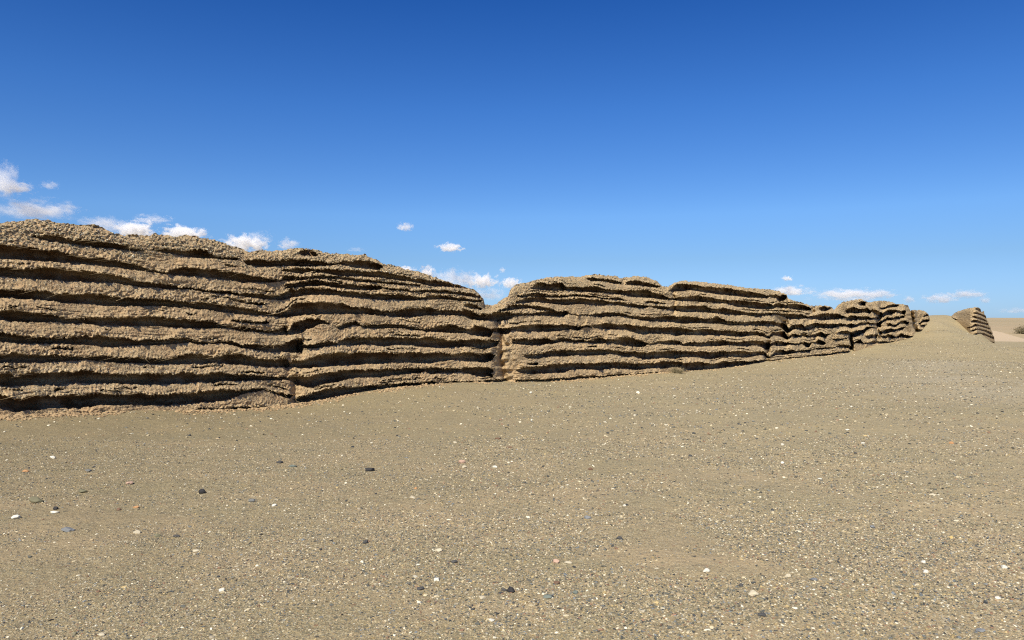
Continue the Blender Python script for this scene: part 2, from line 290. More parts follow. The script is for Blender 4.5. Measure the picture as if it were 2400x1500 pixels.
B['b7'] = [(0,877,905),(20,873,907),(33,880,905),(67,875,903),(100,873,902),(133,872,903),(167,870,897),(200,868,898),(233,872,897),(267,875,898),(300,878,900),(333,875,901),(367,876,901),(400,876,899),(433,873,898),(467,877,895),(500,873,898),(533,875,893),(567,877,893),(600,879,891),(627,881,892),(645,883,891),(680,881,890),(692,882,902),(701,883,904),(720,883,909),(733,880,909),(760,873,899),(787,871,896),(813,867,889),(840,867,885),(867,867,884),(893,865,885),(921,865,879),(943,863,879),(964,861,875),(985,862,875),(996,862,869),(1007,861,877),(1028,861,875),(1039,865,873),(1060,863,875),(1077,863,871),(1092,861,875),(1113,861,879),(1128,861,884),(1145,861,882),(1156,869,886)]
B['b7m'] = [(1213,867,872),(1225,861,875),(1243,860,878),(1262,859,876),(1281,856,875),(1299,854,873),(1318,853,874),(1337,852,868),(1355,852,865),(1374,852,865),(1393,851,867),(1411,850,867),(1433,850,863),(1450,850,865),(1467,850,863),(1483,852,867),(1500,852,867),(1517,852,864),(1533,851,863),(1542,850,862),(1550,847,865),(1567,847,862),(1583,847,860),(1600,850,863),(1613,851,868),(1628,850,868),(1640,847,867),(1650,850,868),(1667,853,868),(1681,851,866),(1688,848,863),(1696,846,862),(1711,848,860),(1727,846,859),(1742,846,858),(1757,847,858),(1773,845,855),(1788,843,852),(1798,844,851),(1803,846,848),(1811,845,849),(1819,842,848),(1834,842,846),(1849,838,844),(1865,837,840),(1880,836,838),(1903,832,834),(1912,831,834),(1925,830,835),(1944,829,835),(1956,826,829),(1975,824,827),(1987,823,827),(1993,823,829)]
B['b7s'] = [(1234,850,853),(1248,850,855),(1262,850,856)]
B['b8'] = [(0,927,957),(33,933,967),(50,933,963),(83,928,962),(110,928,958),(133,930,957),(167,923,957),(200,923,955),(233,922,950),(267,922,950),(300,924,949),(333,922,950),(367,928,951),(400,924,950),(433,922,947),(467,918,943),(500,915,942),(533,913,937),(567,913,925),(583,915,921),(617,910,914),(650,920,925),(683,927,937)]
B['b8m'] = [(691,936,947),(707,928,947),(733,919,940),(760,913,938),(787,907,928),(813,907,928),(840,905,922),(867,904,920),(893,902,915),(921,899,912),(943,897,911),(964,897,910),(977,897,907),(992,897,905),(1011,893,906),(1028,897,904),(1039,898,903),(1050,894,903),(1064,892,903),(1081,895,901),(1103,894,898),(1124,893,898),(1145,891,897),(1167,889,896),(1184,888,896)]
B['b8r'] = [(1212,891,896),(1234,889,895),(1253,890,895),(1271,889,895),(1290,888,895),(1309,887,893),(1327,887,891),(1346,883,889),(1365,881,888),(1383,881,887),(1410,882,887),(1433,878,883),(1450,877,881),(1467,877,882),(1483,877,880),(1500,876,879),(1517,874,877),(1533,873,876),(1550,873,875)]
B['b9'] = [(110,974,978),(173,971,975),(233,969,973),(273,966,969)]
B['b9m'] = [(443,961,964),(467,958,964),(500,957,962),(533,957,962),(567,953,960),(633,953,960),(680,950,957)]
B['u1'] = [(1247,674,677),(1255,665,679),(1266,662,680),(1281,664,681),(1288,665,682),(1299,665,682),(1309,664,681),(1318,662,682),(1327,673,680),(1337,673,681),(1355,673,682),(1374,673,684),(1393,670,686),(1411,675,686),(1433,680,688),(1450,680,689),(1467,682,692),(1483,681,696),(1500,680,697),(1517,680,698),(1533,686,699),(1550,690,702),(1567,698,703),(1580,699,703),(1592,697,705),(1608,697,706),(1625,695,707),(1633,692,707),(1650,696,708),(1665,696,709),(1681,701,710),(1699,703,711),(1711,704,714),(1727,704,719),(1742,705,720),(1757,707,722),(1773,708,724),(1788,711,725),(1803,711,725),(1811,716,724),(1819,711,721),(1834,712,722),(1842,714,721),(1857,712,724),(1872,713,727),(1888,717,728),(1898,721,728),(1902,727,729)]
B['u0'] = [(1374,652,654),(1385,650,659),(1402,654,659),(1421,654,660),(1437,657,664),(1457,662,666)]
B['u0b'] = [(1465,664,666),(1472,660,667),(1483,657,669),(1500,660,670),(1517,663,672),(1533,667,673),(1547,671,674)]
B['u0c'] = [(1572,680,683),(1577,672,683),(1588,665,683),(1600,665,683),(1617,667,680),(1633,668,682),(1650,672,685),(1665,673,687),(1681,675,690),(1696,675,691),(1711,676,693),(1727,681,694),(1742,682,696),(1757,684,698),(1773,687,698),(1788,690,699),(1796,693,699),(1803,691,696),(1819,691,699),(1826,694,707),(1834,690,706),(1843,692,701)]
B['u1b'] = [(1212,693,697),(1225,692,697),(1243,688,695),(1262,686,697),(1281,690,697),(1299,692,697),(1318,692,698),(1337,692,695),(1355,690,695),(1374,693,697),(1393,694,697),(1410,697,700),(1455,699,703),(1465,703,705)]
B['u1d'] = [(1508,707,710),(1520,706,710),(1535,707,711),(1560,710,713)]
B['u2'] = [(1208,705,710),(1225,701,710),(1234,698,710),(1253,697,707),(1271,697,710),(1290,701,711),(1309,702,714),(1327,701,715),(1346,699,713),(1365,699,713),(1383,703,714),(1402,703,716),(1417,705,716),(1428,708,712),(1435,708,714),(1443,707,715),(1463,710,717),(1470,712,718),(1483,712,720),(1500,715,722),(1512,717,722),(1523,717,718),(1533,717,722),(1550,717,725),(1567,720,725),(1575,718,728),(1583,717,728),(1600,718,731),(1617,717,731),(1633,718,731),(1650,716,732),(1665,722,733),(1681,724,734),(1696,722,737),(1711,725,737),(1727,728,739),(1742,731,738),(1757,733,740),(1773,734,743),(1788,734,740),(1803,733,740),(1811,734,737),(1819,734,737),(1834,735,742),(1849,736,747),(1865,737,748),(1880,737,747),(1895,742,745),(1911,739,748),(1925,735,751),(1937,735,750),(1950,735,749),(1962,735,748),(1975,740,746),(1981,742,744),(1985,744,749),(1992,740,750),(2006,740,751),(2010,742,748),(2019,742,750),(2031,741,749),(2042,745,749),(2048,745,748),(2059,742,750)]
B['k1'] = [(1921,722,728),(1930,716,730),(1939,721,728),(1950,719,723),(1955,721,726)]
B['k2'] = [(1984,726,733),(1990,722,733),(2000,720,734),(2007,722,735),(2016,724,733),(2025,724,732),(2032,722,734),(2039,727,735),(2044,726,730),(2050,726,735),(2060,729,742),(2069,735,743),(2077,728,739),(2087,726,738),(2100,726,731),(2112,729,735),(2121,727,739)]
B['k3'] = [(2012,709,712),(2020,706,716),(2029,707,717)]
B['k4'] = [(2062,721,725),(2075,720,724),(2081,715,721),(2094,713,720),(2105,714,720)]
B['k5'] = [(2066,752,758),(2075,747,752),(2080,742,750),(2087,746,751),(2095,745,748),(2100,741,748),(2107,742,748),(2112,741,745),(2120,740,745)]
B['k6'] = [(2079,761,765),(2085,756,764),(2092,762,766),(2100,760,766),(2107,755,760),(2112,752,758),(2122,751,759),(2129,755,762)]
B['k7'] = [(2061,776,784),(2069,776,782),(2077,772,782),(2085,770,779),(2100,772,776),(2107,769,773),(2112,767,773),(2122,766,768)]
B['k8'] = [(2067,787,790),(2075,787,794),(2081,783,790),(2090,785,794),(2099,790,792),(2105,786,792),(2112,781,789),(2119,784,791),(2131,787,795),(2139,787,795)]
B['k9'] = [(2119,796,801),(2125,795,801),(2135,799,801)]
B['l1'] = [(2163,741,743),(2172,736,741),(2177,736,742)]
B['l2'] = [(2155,757,762),(2162,750,755),(2169,749,754),(2177,749,755)]
B['l3'] = [(2156,763,765),(2162,761,765),(2180,761,767)]
B['l4'] = [(2152,772,774),(2162,772,776),(2178,772,781)]
B['l5'] = [(2167,788,791),(2175,786,789),(2182,784,789)]
# thin short creases between the great overhangs, where single reed mats show
_r = random.Random(21); _long = ['b1','b2','b3','b4','b4m','b5','b5m','b6','b6m','b7','b7m','b8','b8m','u1','u2','u1b','b0c','b15']
for _q in range(110):
    _b = B[_r.choice(_long)]; _x0, _x1 = max(_b[0][0], 0), _b[-1][0]; _L = _r.uniform(14, 75); _a = _r.uniform(_x0, max(_x0+1, _x1-_L)); _sc = 1 - _a/2800
    _off = _r.uniform(5, 19)*_sc + 1; _th = _r.uniform(1.3, 3.4)*(_sc**.5); _xs = np.arange(_a, min(_a+_L, _x1), 6.0)
    if len(_xs) < 3: continue
    _ly = np.interp(_xs, [p[0] for p in _b], [p[1] for p in _b]) - _off; _sl = _r.uniform(-.04, .04)
    B['crease%d' % _q] = [(float(q), float(w + _sl*(q-_a)), float(w + _sl*(q-_a) + _th*_r.uniform(.7, 1.2))) for q, w in zip(_xs, _ly)]
# upright clefts: (rows and centre x), half width px, depth m
CLEFT = [([(765,670),(785,672)], 5, .10), ([(855,672),(880,676)], 6, .10), ([(795,702),(830,704)], 6, .10), ([(880,690),(955,693)], 9, .14),
         ([(752,1165),(800,1178),(840,1172),(896,1186)], 6, .16), ([(640,1458),(668,1463)], 5, .1), ([(680,1574),(706,1582),(735,1578)], 4, .12),
         ([(752,1838),(796,1842)], 6, .2), ([(800,1800),(840,1797),(852,1802)], 5, .25), ([(788,1994),(829,1996)], 3.5, .4),
         ([(740,2060),(800,2056)], 5, .45), ([(716,2129),(740,2137),(765,2142),(782,2150)], 5.5, .6), ([(700,1900),(718,1905),(732,1906)], 3, .25)]

# ------------------------------------------------------------------ height of the ground
def pix_point(px, py, Z): return ((px-1200)/FOC*Z, Z, CAMZ - (py-HOR)/FOC*Z)
GC = [(0,0,0),(3,3,0),(-3,3,0),(0,6,0),(5,6,0),(-5,6,0),(-10,0,0),(10,0,0),(0,-12,0),(-12,-8,0),(12,-8,0),(9,10,-.02),(3,11,-.03),(-14,6,.05),(-20,0,.05),(18,10,-.12),(26,4,-.3),(13,18,-.12),(20,25,-.2)]
for x in (-400, -150, 0, 150, 300, 450, 600, 690, 800, 950, 1100, 1190, 1290, 1400, 1500, 1600, 1700, 1800, 1900, 1990, 2050, 2100, 2150, 2183):
    t = wall_t(x, 0.12); y = np.interp(x, *zip(*BOT)) ; GC.append(tuple(ray_point(np.float64(x), y - 1, t)))
    if x > 0:
        p = ray_point(np.float64(x), y, t); GC.append((p[0] - NX*3.2, p[1] - NY*3.2, p[2] + .15))
GC += [pix_point(2195,752,55.0), pix_point(2205,748,58.5), pix_point(2230,749,59), pix_point(2196,765,52), pix_point(2225,775,52),
       pix_point(2260,748,62), pix_point(2250,785,50), pix_point(2290,800,50), pix_point(2320,808,50), pix_point(2330,807,61), pix_point(2350,818,44), pix_point(2400,850,31),
       pix_point(2300,850,36), pix_point(2200,830,40), pix_point(2100,850,30), pix_point(2400,900,18.5), pix_point(2290,790,57), pix_point(2243,768,57.5), pix_point(2268,786,56),
       (38,64,.6),(34,66,.3),(30,62,.2),(42,72,-.8),(36,50,-1.1),(40,60,-1.25),(33,40,-1.15),(36,46,-1.2),(48,60,-1.3),(45,40,-1.35),(50,80,-1.3),(30,90,-1.0),(70,60,-1.3),(70,90,-1.3),(30,20,-.9),(45,20,-1.2),
       (-20,40,0),(0,60,0),(-40,70,0),(-40,20,0),(-60,-20,0),(0,-60,0),(60,-20,-.8),(-20,90,0),(12,84,0)]
GC = np.array(GC)
def _k(A, Bp):
    return np.sqrt((A[:, None, 0]-Bp[None, :, 0])**2 + (A[:, None, 1]-Bp[None, :, 1])**2 + 6.0)
_m = GC[:, 2].mean()
GW = np.linalg.solve(_k(GC, GC) + np.eye(len(GC))*-0.10, GC[:, 2] - _m)
def ground_far(X, Y):
    # plain, drift sand bank, low rise on the horizon
    r = np.hypot(X, Y)
    h = -1.3 + 1.15*sstep(106, 142, r + 8*noise2(X/40, Y/40, 5)) + 1.45*sstep(140, 420, r) + .35*noise2(X/22, Y/60, 8)*sstep(115, 170, r) + .25*noise2(X/60, Y/60, 6)*sstep(140, 200, r)
    return h
def ground_h(X, Y, detail=True):
    X = np.asarray(X, float); Y = np.asarray(Y, float); sh_ = X.shape
    P = np.stack([X.ravel(), Y.ravel()], -1); out = np.zeros(len(P)); r = np.hypot(P[:, 0], P[:, 1])
    idx = np.where(r < 96)[0]
    for s in range(0, len(idx), 40000):
        q = idx[s:s+40000]; out[q] = _k(P[q], GC) @ GW + _m
    w = sstep(72, 94, r); out = out*(1-w) + ground_far(P[:, 0], P[:, 1])*w
    out = out.reshape(sh_)
    if detail:
        out = out + .018*noise2(X*.9, Y*.9, 11) + .008*noise2(X*3.1, Y*3.1, 12) + .004*noise2(X*9, Y*9, 13)
    return out

# ------------------------------------------------------------------ ground sheet
def build_ground():
    fine = np.radians(np.arange(-52, 52.01, 0.15)); rest = np.radians(np.arange(54, 307, 2.0))
    ang = np.concatenate([fine, rest]); R = np.concatenate([[0.02, .5, 1, 1.5], np.geomspace(2.0, 5000, 520)])
    A, RR = np.meshgrid(ang, R); X = RR*np.sin(A); Y = RR*np.cos(A); Zh = ground_h(X, Y)
    V = np.stack([X, Y, Zh], -1).reshape(-1, 3); na, nr = len(ang), len(R)
    i = np.arange(nr-1)[:, None]*na; j = np.arange(na)[None, :]; jn = (j+1) % na
    F = np.stack([i+j, i+jn, i+na+jn, i+na+j], -1).reshape(-1, 4)[:, ::-1]
    o = make_mesh('ground', V, F, M_GROUND, smooth=True); o['kind'] = 'structure'; o['label'] = 'gravelly desert ground rising to a low mound beside the wall'
    rr = np.hypot(V[:, 0], V[:, 1]); a = np.degrees(np.arctan2(V[:, 0], V[:, 1]))
    pale = sstep(103, 112, rr)*(1-sstep(-3, 3, rr - (134 - 9*(a-33.2))))*(1-sstep(35.0, 37.0, a))*sstep(20, 28, a)*.9
    set_attr(o, 'tan', sstep(104, 125, rr)*(.55 + .45*noise2(V[:, 0]/14, V[:, 1]/45, 71)))
    set_attr(o, 'pale', pale)
    pp = [(19, 9), (14.5, 13), (11.0, 16.5), (12.5, 22), (17, 30)]; dm = np.full(len(V), 1e9)
    for (ax, ay), (bx, by) in zip(pp[:-1], pp[1:]):
        tt = np.clip(((V[:, 0]-ax)*(bx-ax) + (V[:, 1]-ay)*(by-ay))/((bx-ax)**2+(by-ay)**2), 0, 1)
        dm = np.minimum(dm, np.hypot(V[:, 0]-ax-tt*(bx-ax), V[:, 1]-ay-tt*(by-ay)))
    set_attr(o, 'path', np.exp(-(dm/2.2)**2)*(.75 + .5*noise2(V[:, 0]*.8, V[:, 1]*.8, 72)))
    return o
build_ground()

# ------------------------------------------------------------------ wall face builder
def build_face(X, top, bot, bands, tfun, rows, seed, bury=14, extra=None, jit=1.0, along=None, relief=None, runmul=1.0, fargain=0.9):
    """A face seen as columns X and rows between two outlines; every overhang is a real undercut."""
    v = np.linspace(0, 1, rows)[:, None]
    T = np.interp(X, *zip(*top)); Bt = np.interp(X, *zip(*bot)) + bury
    mpp = tfun(X, 0*X)/FOC                                # metres per pixel
    S = along(X)
    T0 = T
    T = T + (noise2(S*4, 0*S, seed+1)*.022 + noise2(S*11, 0*S, seed+9)*.018 + noise2(S*30, 0*S, seed+2)*.012)/mpp
    Yp = T + (Bt-T)*v; Xp = np.broadcast_to(X, Yp.shape).copy(); MP = np.broadcast_to(mpp, Yp.shape).copy(); SS = np.broadcast_to(S, Yp.shape).copy()
    Zw = (HOR-Yp)*MP + CAMZ
    d = np.zeros_like(Yp); inb = np.zeros_like(Yp); lip = np.zeros_like(Yp); depthb = np.zeros_like(Yp); wide = np.zeros_like(Yp)
    for bi, pts in enumerate(bands):
        p = np.array(pts, float); x0, x1 = p[0, 0], p[-1, 0]
        a = int(np.searchsorted(X, x0-25)); b = int(np.searchsorted(X, x1+25)); x0 = -9999 if x0 <= 0 else x0
        if x0 < 0: a = 0
        if b - a < 2: continue
        x = X[a:b]; L = np.interp(x, p[:, 0], p[:, 1]); E = np.interp(x, p[:, 0], p[:, 2]); m = mpp[a:b]; sx = S[a:b]
        r0 = max(0, int(np.min((L - T[a:b])/(Bt[a:b]-T[a:b]))*rows - .3*rows)) if False else 0
        y = Yp[:, a:b]; mp = MP[:, a:b]
        u_ = noise2(p[0, 0] + y[:, :1]*mp[:, :1]*14, y[:, :1]*0+bi*3.3, seed+81)*.07 + noise2(y[:, :1]*mp[:, :1]*45, y[:, :1]*0+bi, seed+82)*.03
        jx = u_/mp
        e = sat((x[None] + jx - x0 + 2)/4)*sat((x1 + 2 - x[None] + jx*.7)/4)
        jl = (noise2(sx*31, 0*sx+bi*7.3, seed+3)*.020 + noise2(sx*75, 0*sx+bi*3.1, seed+4)*.013 + noise2(sx*5, 0*sx+bi, seed+5)*.014)/m*jit
        je = (noise2(sx*18, 0*sx+bi*5.3, seed+6)*.012 + noise2(sx*50, 0*sx+bi*9.1, seed+7)*.006)/m*jit
        h = (E-L)*e; k = sat(h/3.0)
        jl = np.minimum(jl, h*.6)
        L2 = L + jl; E2 = np.maximum(E + je, L2 + 0.01)
        hm = h*m
        run = (.010 + .27*hm).clip(0, .075)*k*runmul*(1 + fargain*sstep(1780, 1990, x))
        A = (.14 + 1.1*hm).clip(0, .42)*k
        up = sat(1-(L2-y)/(.22/m))*(y <= L2)
        d[:, a:b] += run*up - .060*k*sat(hm/.08)*np.exp(-np.clip((y-E2)*mp, 0, None)/.045)*(y >= E2)*sat(.6 + .9*noise2(sx*1.7, 0*sx+bi, seed+85))
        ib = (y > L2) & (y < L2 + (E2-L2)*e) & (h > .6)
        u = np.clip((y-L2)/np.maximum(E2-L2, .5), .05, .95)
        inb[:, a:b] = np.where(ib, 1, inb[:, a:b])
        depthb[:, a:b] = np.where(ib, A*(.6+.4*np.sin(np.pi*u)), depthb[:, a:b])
        wide[:, a:b] = np.maximum(wide[:, a:b], sat(1.15-(L2-y)*mp/.13)*(y <= L2)*k)
        lip[:, a:b] = np.maximum(lip[:, a:b], sat(1-(L2-y)*mp/.07)*(y <= L2)*k)
    d = np.clip(d, -.08, .22)
    depthb = depthb*(.95 + .22*noise3(SS*1.3, SS*0, Zw*2.2, seed+83) + .12*noise3(SS*6, SS*0, Zw*7, seed+84))
    d = np.where(inb > 0, -depthb + .25*d, d)
    # loose surface relief
    px, py, pz = SS, SS*0+seed*3.7, Zw
    n_big = fbm3(px*1.1, py, pz*1.6, 2, seed+10)
    n_mid = fbm3(px*6, py, pz*7, 3, seed+20)
    n_fin = noise3(px*32, py, pz*34, seed+30) + .6*noise3(px*70, py, pz*70, seed+31)
    flute = noise3(px*38, py, pz*5, seed+40)
    fib_m = sat(noise3(px*.5, py, pz*2.3, seed+50)*2.5 - .2)
    fib = (noise3(px*2.6, py, pz*46 + n_big*3.5 + px*.8, seed+51) + .7*noise3(px*6, py, pz*95 + n_mid*2, seed+52))*fib_m
    amp = np.where(inb > 0, .7, .52 + .75*np.maximum(sat(wide), np.exp(-(Yp-T0)*MP/.22)))
    n_lmp = noise3(px*14, py, pz*17, seed+35)
    lm = sat(noise3(px*.6, py, pz*2.6, seed+36)*1.6 + .55)
    n_lmp = np.abs(n_lmp)*lm; n_fin = n_fin*(.6+.7*lm)
    clod = sat(noise3(px*4.5, py, pz*6, seed+37)*2 - .55)*sat(noise3(px*.4, py+4, pz*1.2, seed+38)*2)
    far = 1 + .35*sat((MP-.009)/.015)
    if relief is not None: amp = amp*relief(X)[None]
    rel = n_big*.028 + (n_mid*.017 + n_fin*.015 - n_lmp*.029 + clod*.05 + fib*.012)*amp*far + flute*.026*lip
    d = d + rel
    rel = rel + noise3(Xp/2.7, Yp/2.5, 0*Yp, seed+41)*MP*1.2*amp + noise3(Xp/5.5, Yp/3.4, 0*Yp, seed+42)*MP*1.5*amp*far
    # rounded shoulder under the crest, battered face
    edge = np.clip((Yp - T0)*MP, 0, None)
    d = d - .16*np.exp(-edge/.10)*(1 + .5*n_mid) - .06*Zw
    if extra is not None: d = d + extra(Xp, Yp, MP)
    t = tfun(Xp, d)
    P = ray_point(Xp, Yp, t)
    gr = sat(noise3(px*.35, py, pz*3.1, seed+60)*1.4+.15)
    gr = np.maximum(gr, np.exp(-edge/.3)*1.25)
    return P, Yp, inb, gr, lip*(inb < .5), T

def cleft_extra(Xp, Yp, MP):
    g = np.zeros_like(Xp)
    for pts, w, dep in CLEFT:
        ys = [p[0] for p in pts]; xs = [p[1] for p in pts]
        xc = np.interp(Yp, ys, xs) + 1.6*noise2(Yp/5, Yp*0, int(xs[0]))
        inside = sstep(ys[0]-4, ys[0]+2, Yp)*(1-sstep(ys[-1]-1, ys[-1]+5, Yp))
        g -= dep*np.exp(-((Xp-xc)/w)**2)*inside
    # loaf ends swell and fall back towards the big clefts; a talus fills the second one
    g -= .09*np.exp(-((Xp-676)/60)**2)*sstep(640, 720, Yp)
    g += .10*np.exp(-((Xp-760)/55)**2)*sstep(640, 720, Yp)
    g -= .13*np.exp(-((Xp-1180)/26)**2)*sstep(715, 760, Yp)*(1+.5*noise2(Xp/14, Yp/9, 91))
    g += .05*noise2(Xp/9, Yp/8, 92)*np.exp(-((Xp-1182)/24)**2)*sstep(715, 760, Yp)
    g -= .12*np.exp(-((Xp-1835)/16)**2)*sstep(730, 750, Yp)
    # the crest falls back around the breach
    g -= .35*np.exp(-((Xp-1150)/22)**2)*(1-sstep(722, 735, Yp))
    # blocks beyond the last cracks stand at slightly different depths
    g += .10*sstep(1994, 1998, Xp) - .25*sstep(2058, 2064, Xp) - .5*sstep(2142, 2150, Xp)
    return g

def cap_rows(P, top_back, thick=2.4, seed=1):
    """Crest and back of a wall behind its face: rows running back from the first row."""
    n = P.shape[1]; first = P[0]; rows = []
    nb = np.array([NX, NY, 0.0])
    s = np.cumsum(np.r_[0, np.linalg.norm(np.diff(first[:, :2], axis=0), axis=1)])
    for dist, dz in ((.06, .0), (.16, -.02), (.35, -.05), (.7, -.11), (1.2, -.2), (1.8, -.4), (2.2, -.75), (2.4, -1.3), (2.5, -2.2), (2.6, -3.8)):
        rx = (Xc-1200)/FOC; k = dist/np.abs(NX*rx + NY); q = first + np.stack([rx*k, k, 0*k], -1)
        q[:, 2] = q[:, 2] + dz - .03 + .03*noise2(s*3, 0*s+dist*3, seed)*min(1, dist*3)
        rows.append(q)
    return np.stack(rows[::-1], 0)

def grid_faces(nr, nc):
    i = np.arange(nr-1)[:, None]*nc; j = np.arange(nc-1)[None, :]
    return np.stack([i+j, i+nc+j, i+nc+j+1, i+j+1], -1).reshape(-1, 4)
def compact(V, F):
    u, inv = np.unique(F, return_inverse=True); return V[u], inv.reshape(F.shape), u

def s_along(x):
    t = wall_t(x); X = (x-1200)/FOC*t
    return X*DX + t*DY

wall = empty('rammed_earth_wall', tuple(ray_point(np.float64(1000), 905, wall_t(1000.0))),
             'long eroded wall of stacked courses of earth and reeds crossing the picture', 'wall')
wall.location = (0, 0, 0)
Xc = np.concatenate([np.arange(-500, -30, 4.0), np.arange(-30, 1900, 1.3), np.arange(1900, 2183.6, .9)])
bands = list(B.values())
P, Yp, inb, gr, dd, Tt = build_face(Xc, SIL, BOT, bands, lambda x, d: wall_t(x, d), 380, 100, extra=cleft_extra, along=s_along)
cap = cap_rows(P, None)
# right end: close the face back
nr, nc = P.shape[:2]
Vall = P.reshape(-1, 3)
F = grid_faces(nr, nc)
# course boundaries
def chain(*names):
    pts = sorted([(p[0], (p[2])) for n in names for p in B[n]]); return pts
CH = [chain('b1', 'u1'), chain('b2', 'u2'), chain('b3'), chain('b4', 'b4m'), chain('b5', 'b5m'), chain('b6', 'b6m'), chain('b7', 'b7m'), chain('b8', 'b8m', 'b8r')]
curves = [np.interp(Xc, *zip(*c)) + .6 for c in CH]
for k in range(1, len(curves)): curves[k] = np.maximum(curves[k], curves[k-1] + 6)
fy = .25*(Yp[:-1, :-1] + Yp[1:, :-1] + Yp[:-1, 1:] + Yp[1:, 1:]); cid = np.zeros_like(fy, int)
for c in curves: cid += fy > (.5*(c[:-1] + c[1:]))[None, :]
cid = cid.ravel(); reed_shade = inb.ravel(); grv = gr.ravel(); lpv = dd.ravel()  # the undercut mask carries the painted shade
for k in range(9):
    Fk = F[cid == k]
    if not len(Fk): continue
    Vk, Fk, u = compact(Vall, Fk)
    o = make_mesh('earth_course', Vk, Fk, M_WALL, wall)
    set_attr(o, 'reed_shade', reed_shade[u]*sat(noise3(Vk[:, 0]*1.5, Vk[:, 1]*1.5, Vk[:, 2]*8, 77)+.8)); set_attr(o, 'gravel', grv[u]); set_attr(o, 'lip', lpv[u])
# crest, back and end of the wall
full = np.concatenate([cap, P[:1]], 0)
o = make_mesh('crest', full.reshape(-1, 3), grid_faces(*full.shape[:2]), M_WALL, wall)
set_attr(o, 'reed_shade', np.zeros(full.shape[0]*full.shape[1])); set_attr(o, 'gravel', np.full(full.shape[0]*full.shape[1], .9))
colr = P[:, -1]; back = colr - np.array([NX, NY, 0])*2.4
mid = [colr - np.array([NX, NY, 0])*q + np.array([DX, DY, 0])*.25*math.sin(q/2.4*math.pi) for q in np.linspace(0, 2.4, 12)]
E = np.stack(mid, 0); E[..., 0] += .03*noise3(E[..., 0]*5, E[..., 1]*5, E[..., 2]*7, 9)
o = make_mesh('end_face', E.reshape(-1, 3), grid_faces(*E.shape[:2]), M_WALL, wall)

# ------------------------------------------------------------------ detached block beyond the breach
SIL2 = [(2212,752),(2226,744),(2236,735),(2246,729),(2258,725),(2275,722),(2288,720),(2293,721),(2298,724),(2300,731),(2306,728.5),(2307.5,738),(2311,741),(2312,750),(2316,752.5),(2317,761),(2321,764),(2322,773),(2326,777),(2327,785),(2330,789),(2331,797),(2331.6,805)]
BOT2 = [(2212,768),(2232,785),(2260,795),(2290,800),(2316,806),(2331,808),(2331.6,808)]
B2 = [[(2288,723,726),(2293,721.5,729),(2298,726,732),(2304,731,734)],
 [(2281,733,735),(2289,732,736),(2299,736,740),(2308,740,744),(2312,744,748)],
 [(2281,741,744),(2289,742,747),(2299,745,750),(2308,749,753),(2313,753,755)],
 [(2275,753,754.5),(2282,750,756),(2289,750,756),(2299,754,759),(2310,757,761),(2317,758,764)],
 [(2266,767,768.5),(2278,765,768),(2285,760,765),(2294,761,765),(2305,764,768),(2315,768,771),(2323,769,774)],
 [(2273,775,777),(2281,773,777),(2289,770,773),(2299,771,775),(2310,774,778),(2321,778,784),(2325,781,785)],
 [(2281,783,785),(2289,781,785),(2299,780,786),(2310,783,787),(2321,788,792),(2330,789,797)],
 [(2303,791,793),(2315,797,800),(2325,801,803),(2330,802,805)],
 [(2228,744,746),(2236,746,749),(2243,748,750)]]
def t2(x, d): return np.interp(x, [2205, 2230, 2275, 2290, 2331], [61.5, 60, 57.0, 57.6, 70.5]) - d*2.0
block = empty('wall_remnant', (0, 0, 0), 'small detached stump of layered wall beyond the sandy breach', 'wall')
X2 = np.arange(2212, 2331.7, .55)
P2, Y2, inb2, gr2, d2, T2 = build_face(X2, SIL2, BOT2, B2, t2, 120, 300, bury=8, along=lambda x: x*.045, jit=1.1, relief=lambda x: .3 + 1.2*sstep(2262, 2292, x), runmul=2.0, fargain=0.0)
F2 = grid_faces(*P2.shape[:2]); fy = .25*(Y2[:-1, :-1] + Y2[1:, :-1] + Y2[:-1, 1:] + Y2[1:, 1:])
cid2 = np.zeros_like(fy, int)
xm = .5*(X2[:-1] + X2[1:])
for b in (B2[1], B2[2], B2[3], B2[4], B2[5], B2[6]):
    cid2 += fy > (np.interp(xm, [p[0] for p in b], [p[2] for p in b]) + .4)[None, :]
for k in range(7):
    Vk, Fk, u = compact(P2.reshape(-1, 3), F2[cid2.ravel() == k])
    o = make_mesh('earth_course', Vk, Fk, M_WALL, block); set_attr(o, 'reed_shade', inb2.ravel()[u]); set_attr(o, 'gravel', gr2.ravel()[u])  # undercuts of the stump get the same painted shade
rows = []
for dist, dz in ((.1, -.01), (.4, -.06), (.9, -.2), (1.6, -.5), (2.2, -1.2), (2.6, -2.4), (2.8, -4)):
    q = P2[0].copy(); q[:, 0] += (X2-1200)/FOC*dist; q[:, 1] += dist*1.0; q[:, 2] += dz; rows.append(q)
full = np.concatenate([np.stack(rows[::-1], 0), P2[:1]], 0)
o = make_mesh('crest', full.reshape(-1, 3), grid_faces(*full.shape[:2]), M_WALL, block); set_attr(o, 'gravel', np.full(full.shape[0]*full.shape[1], .9))

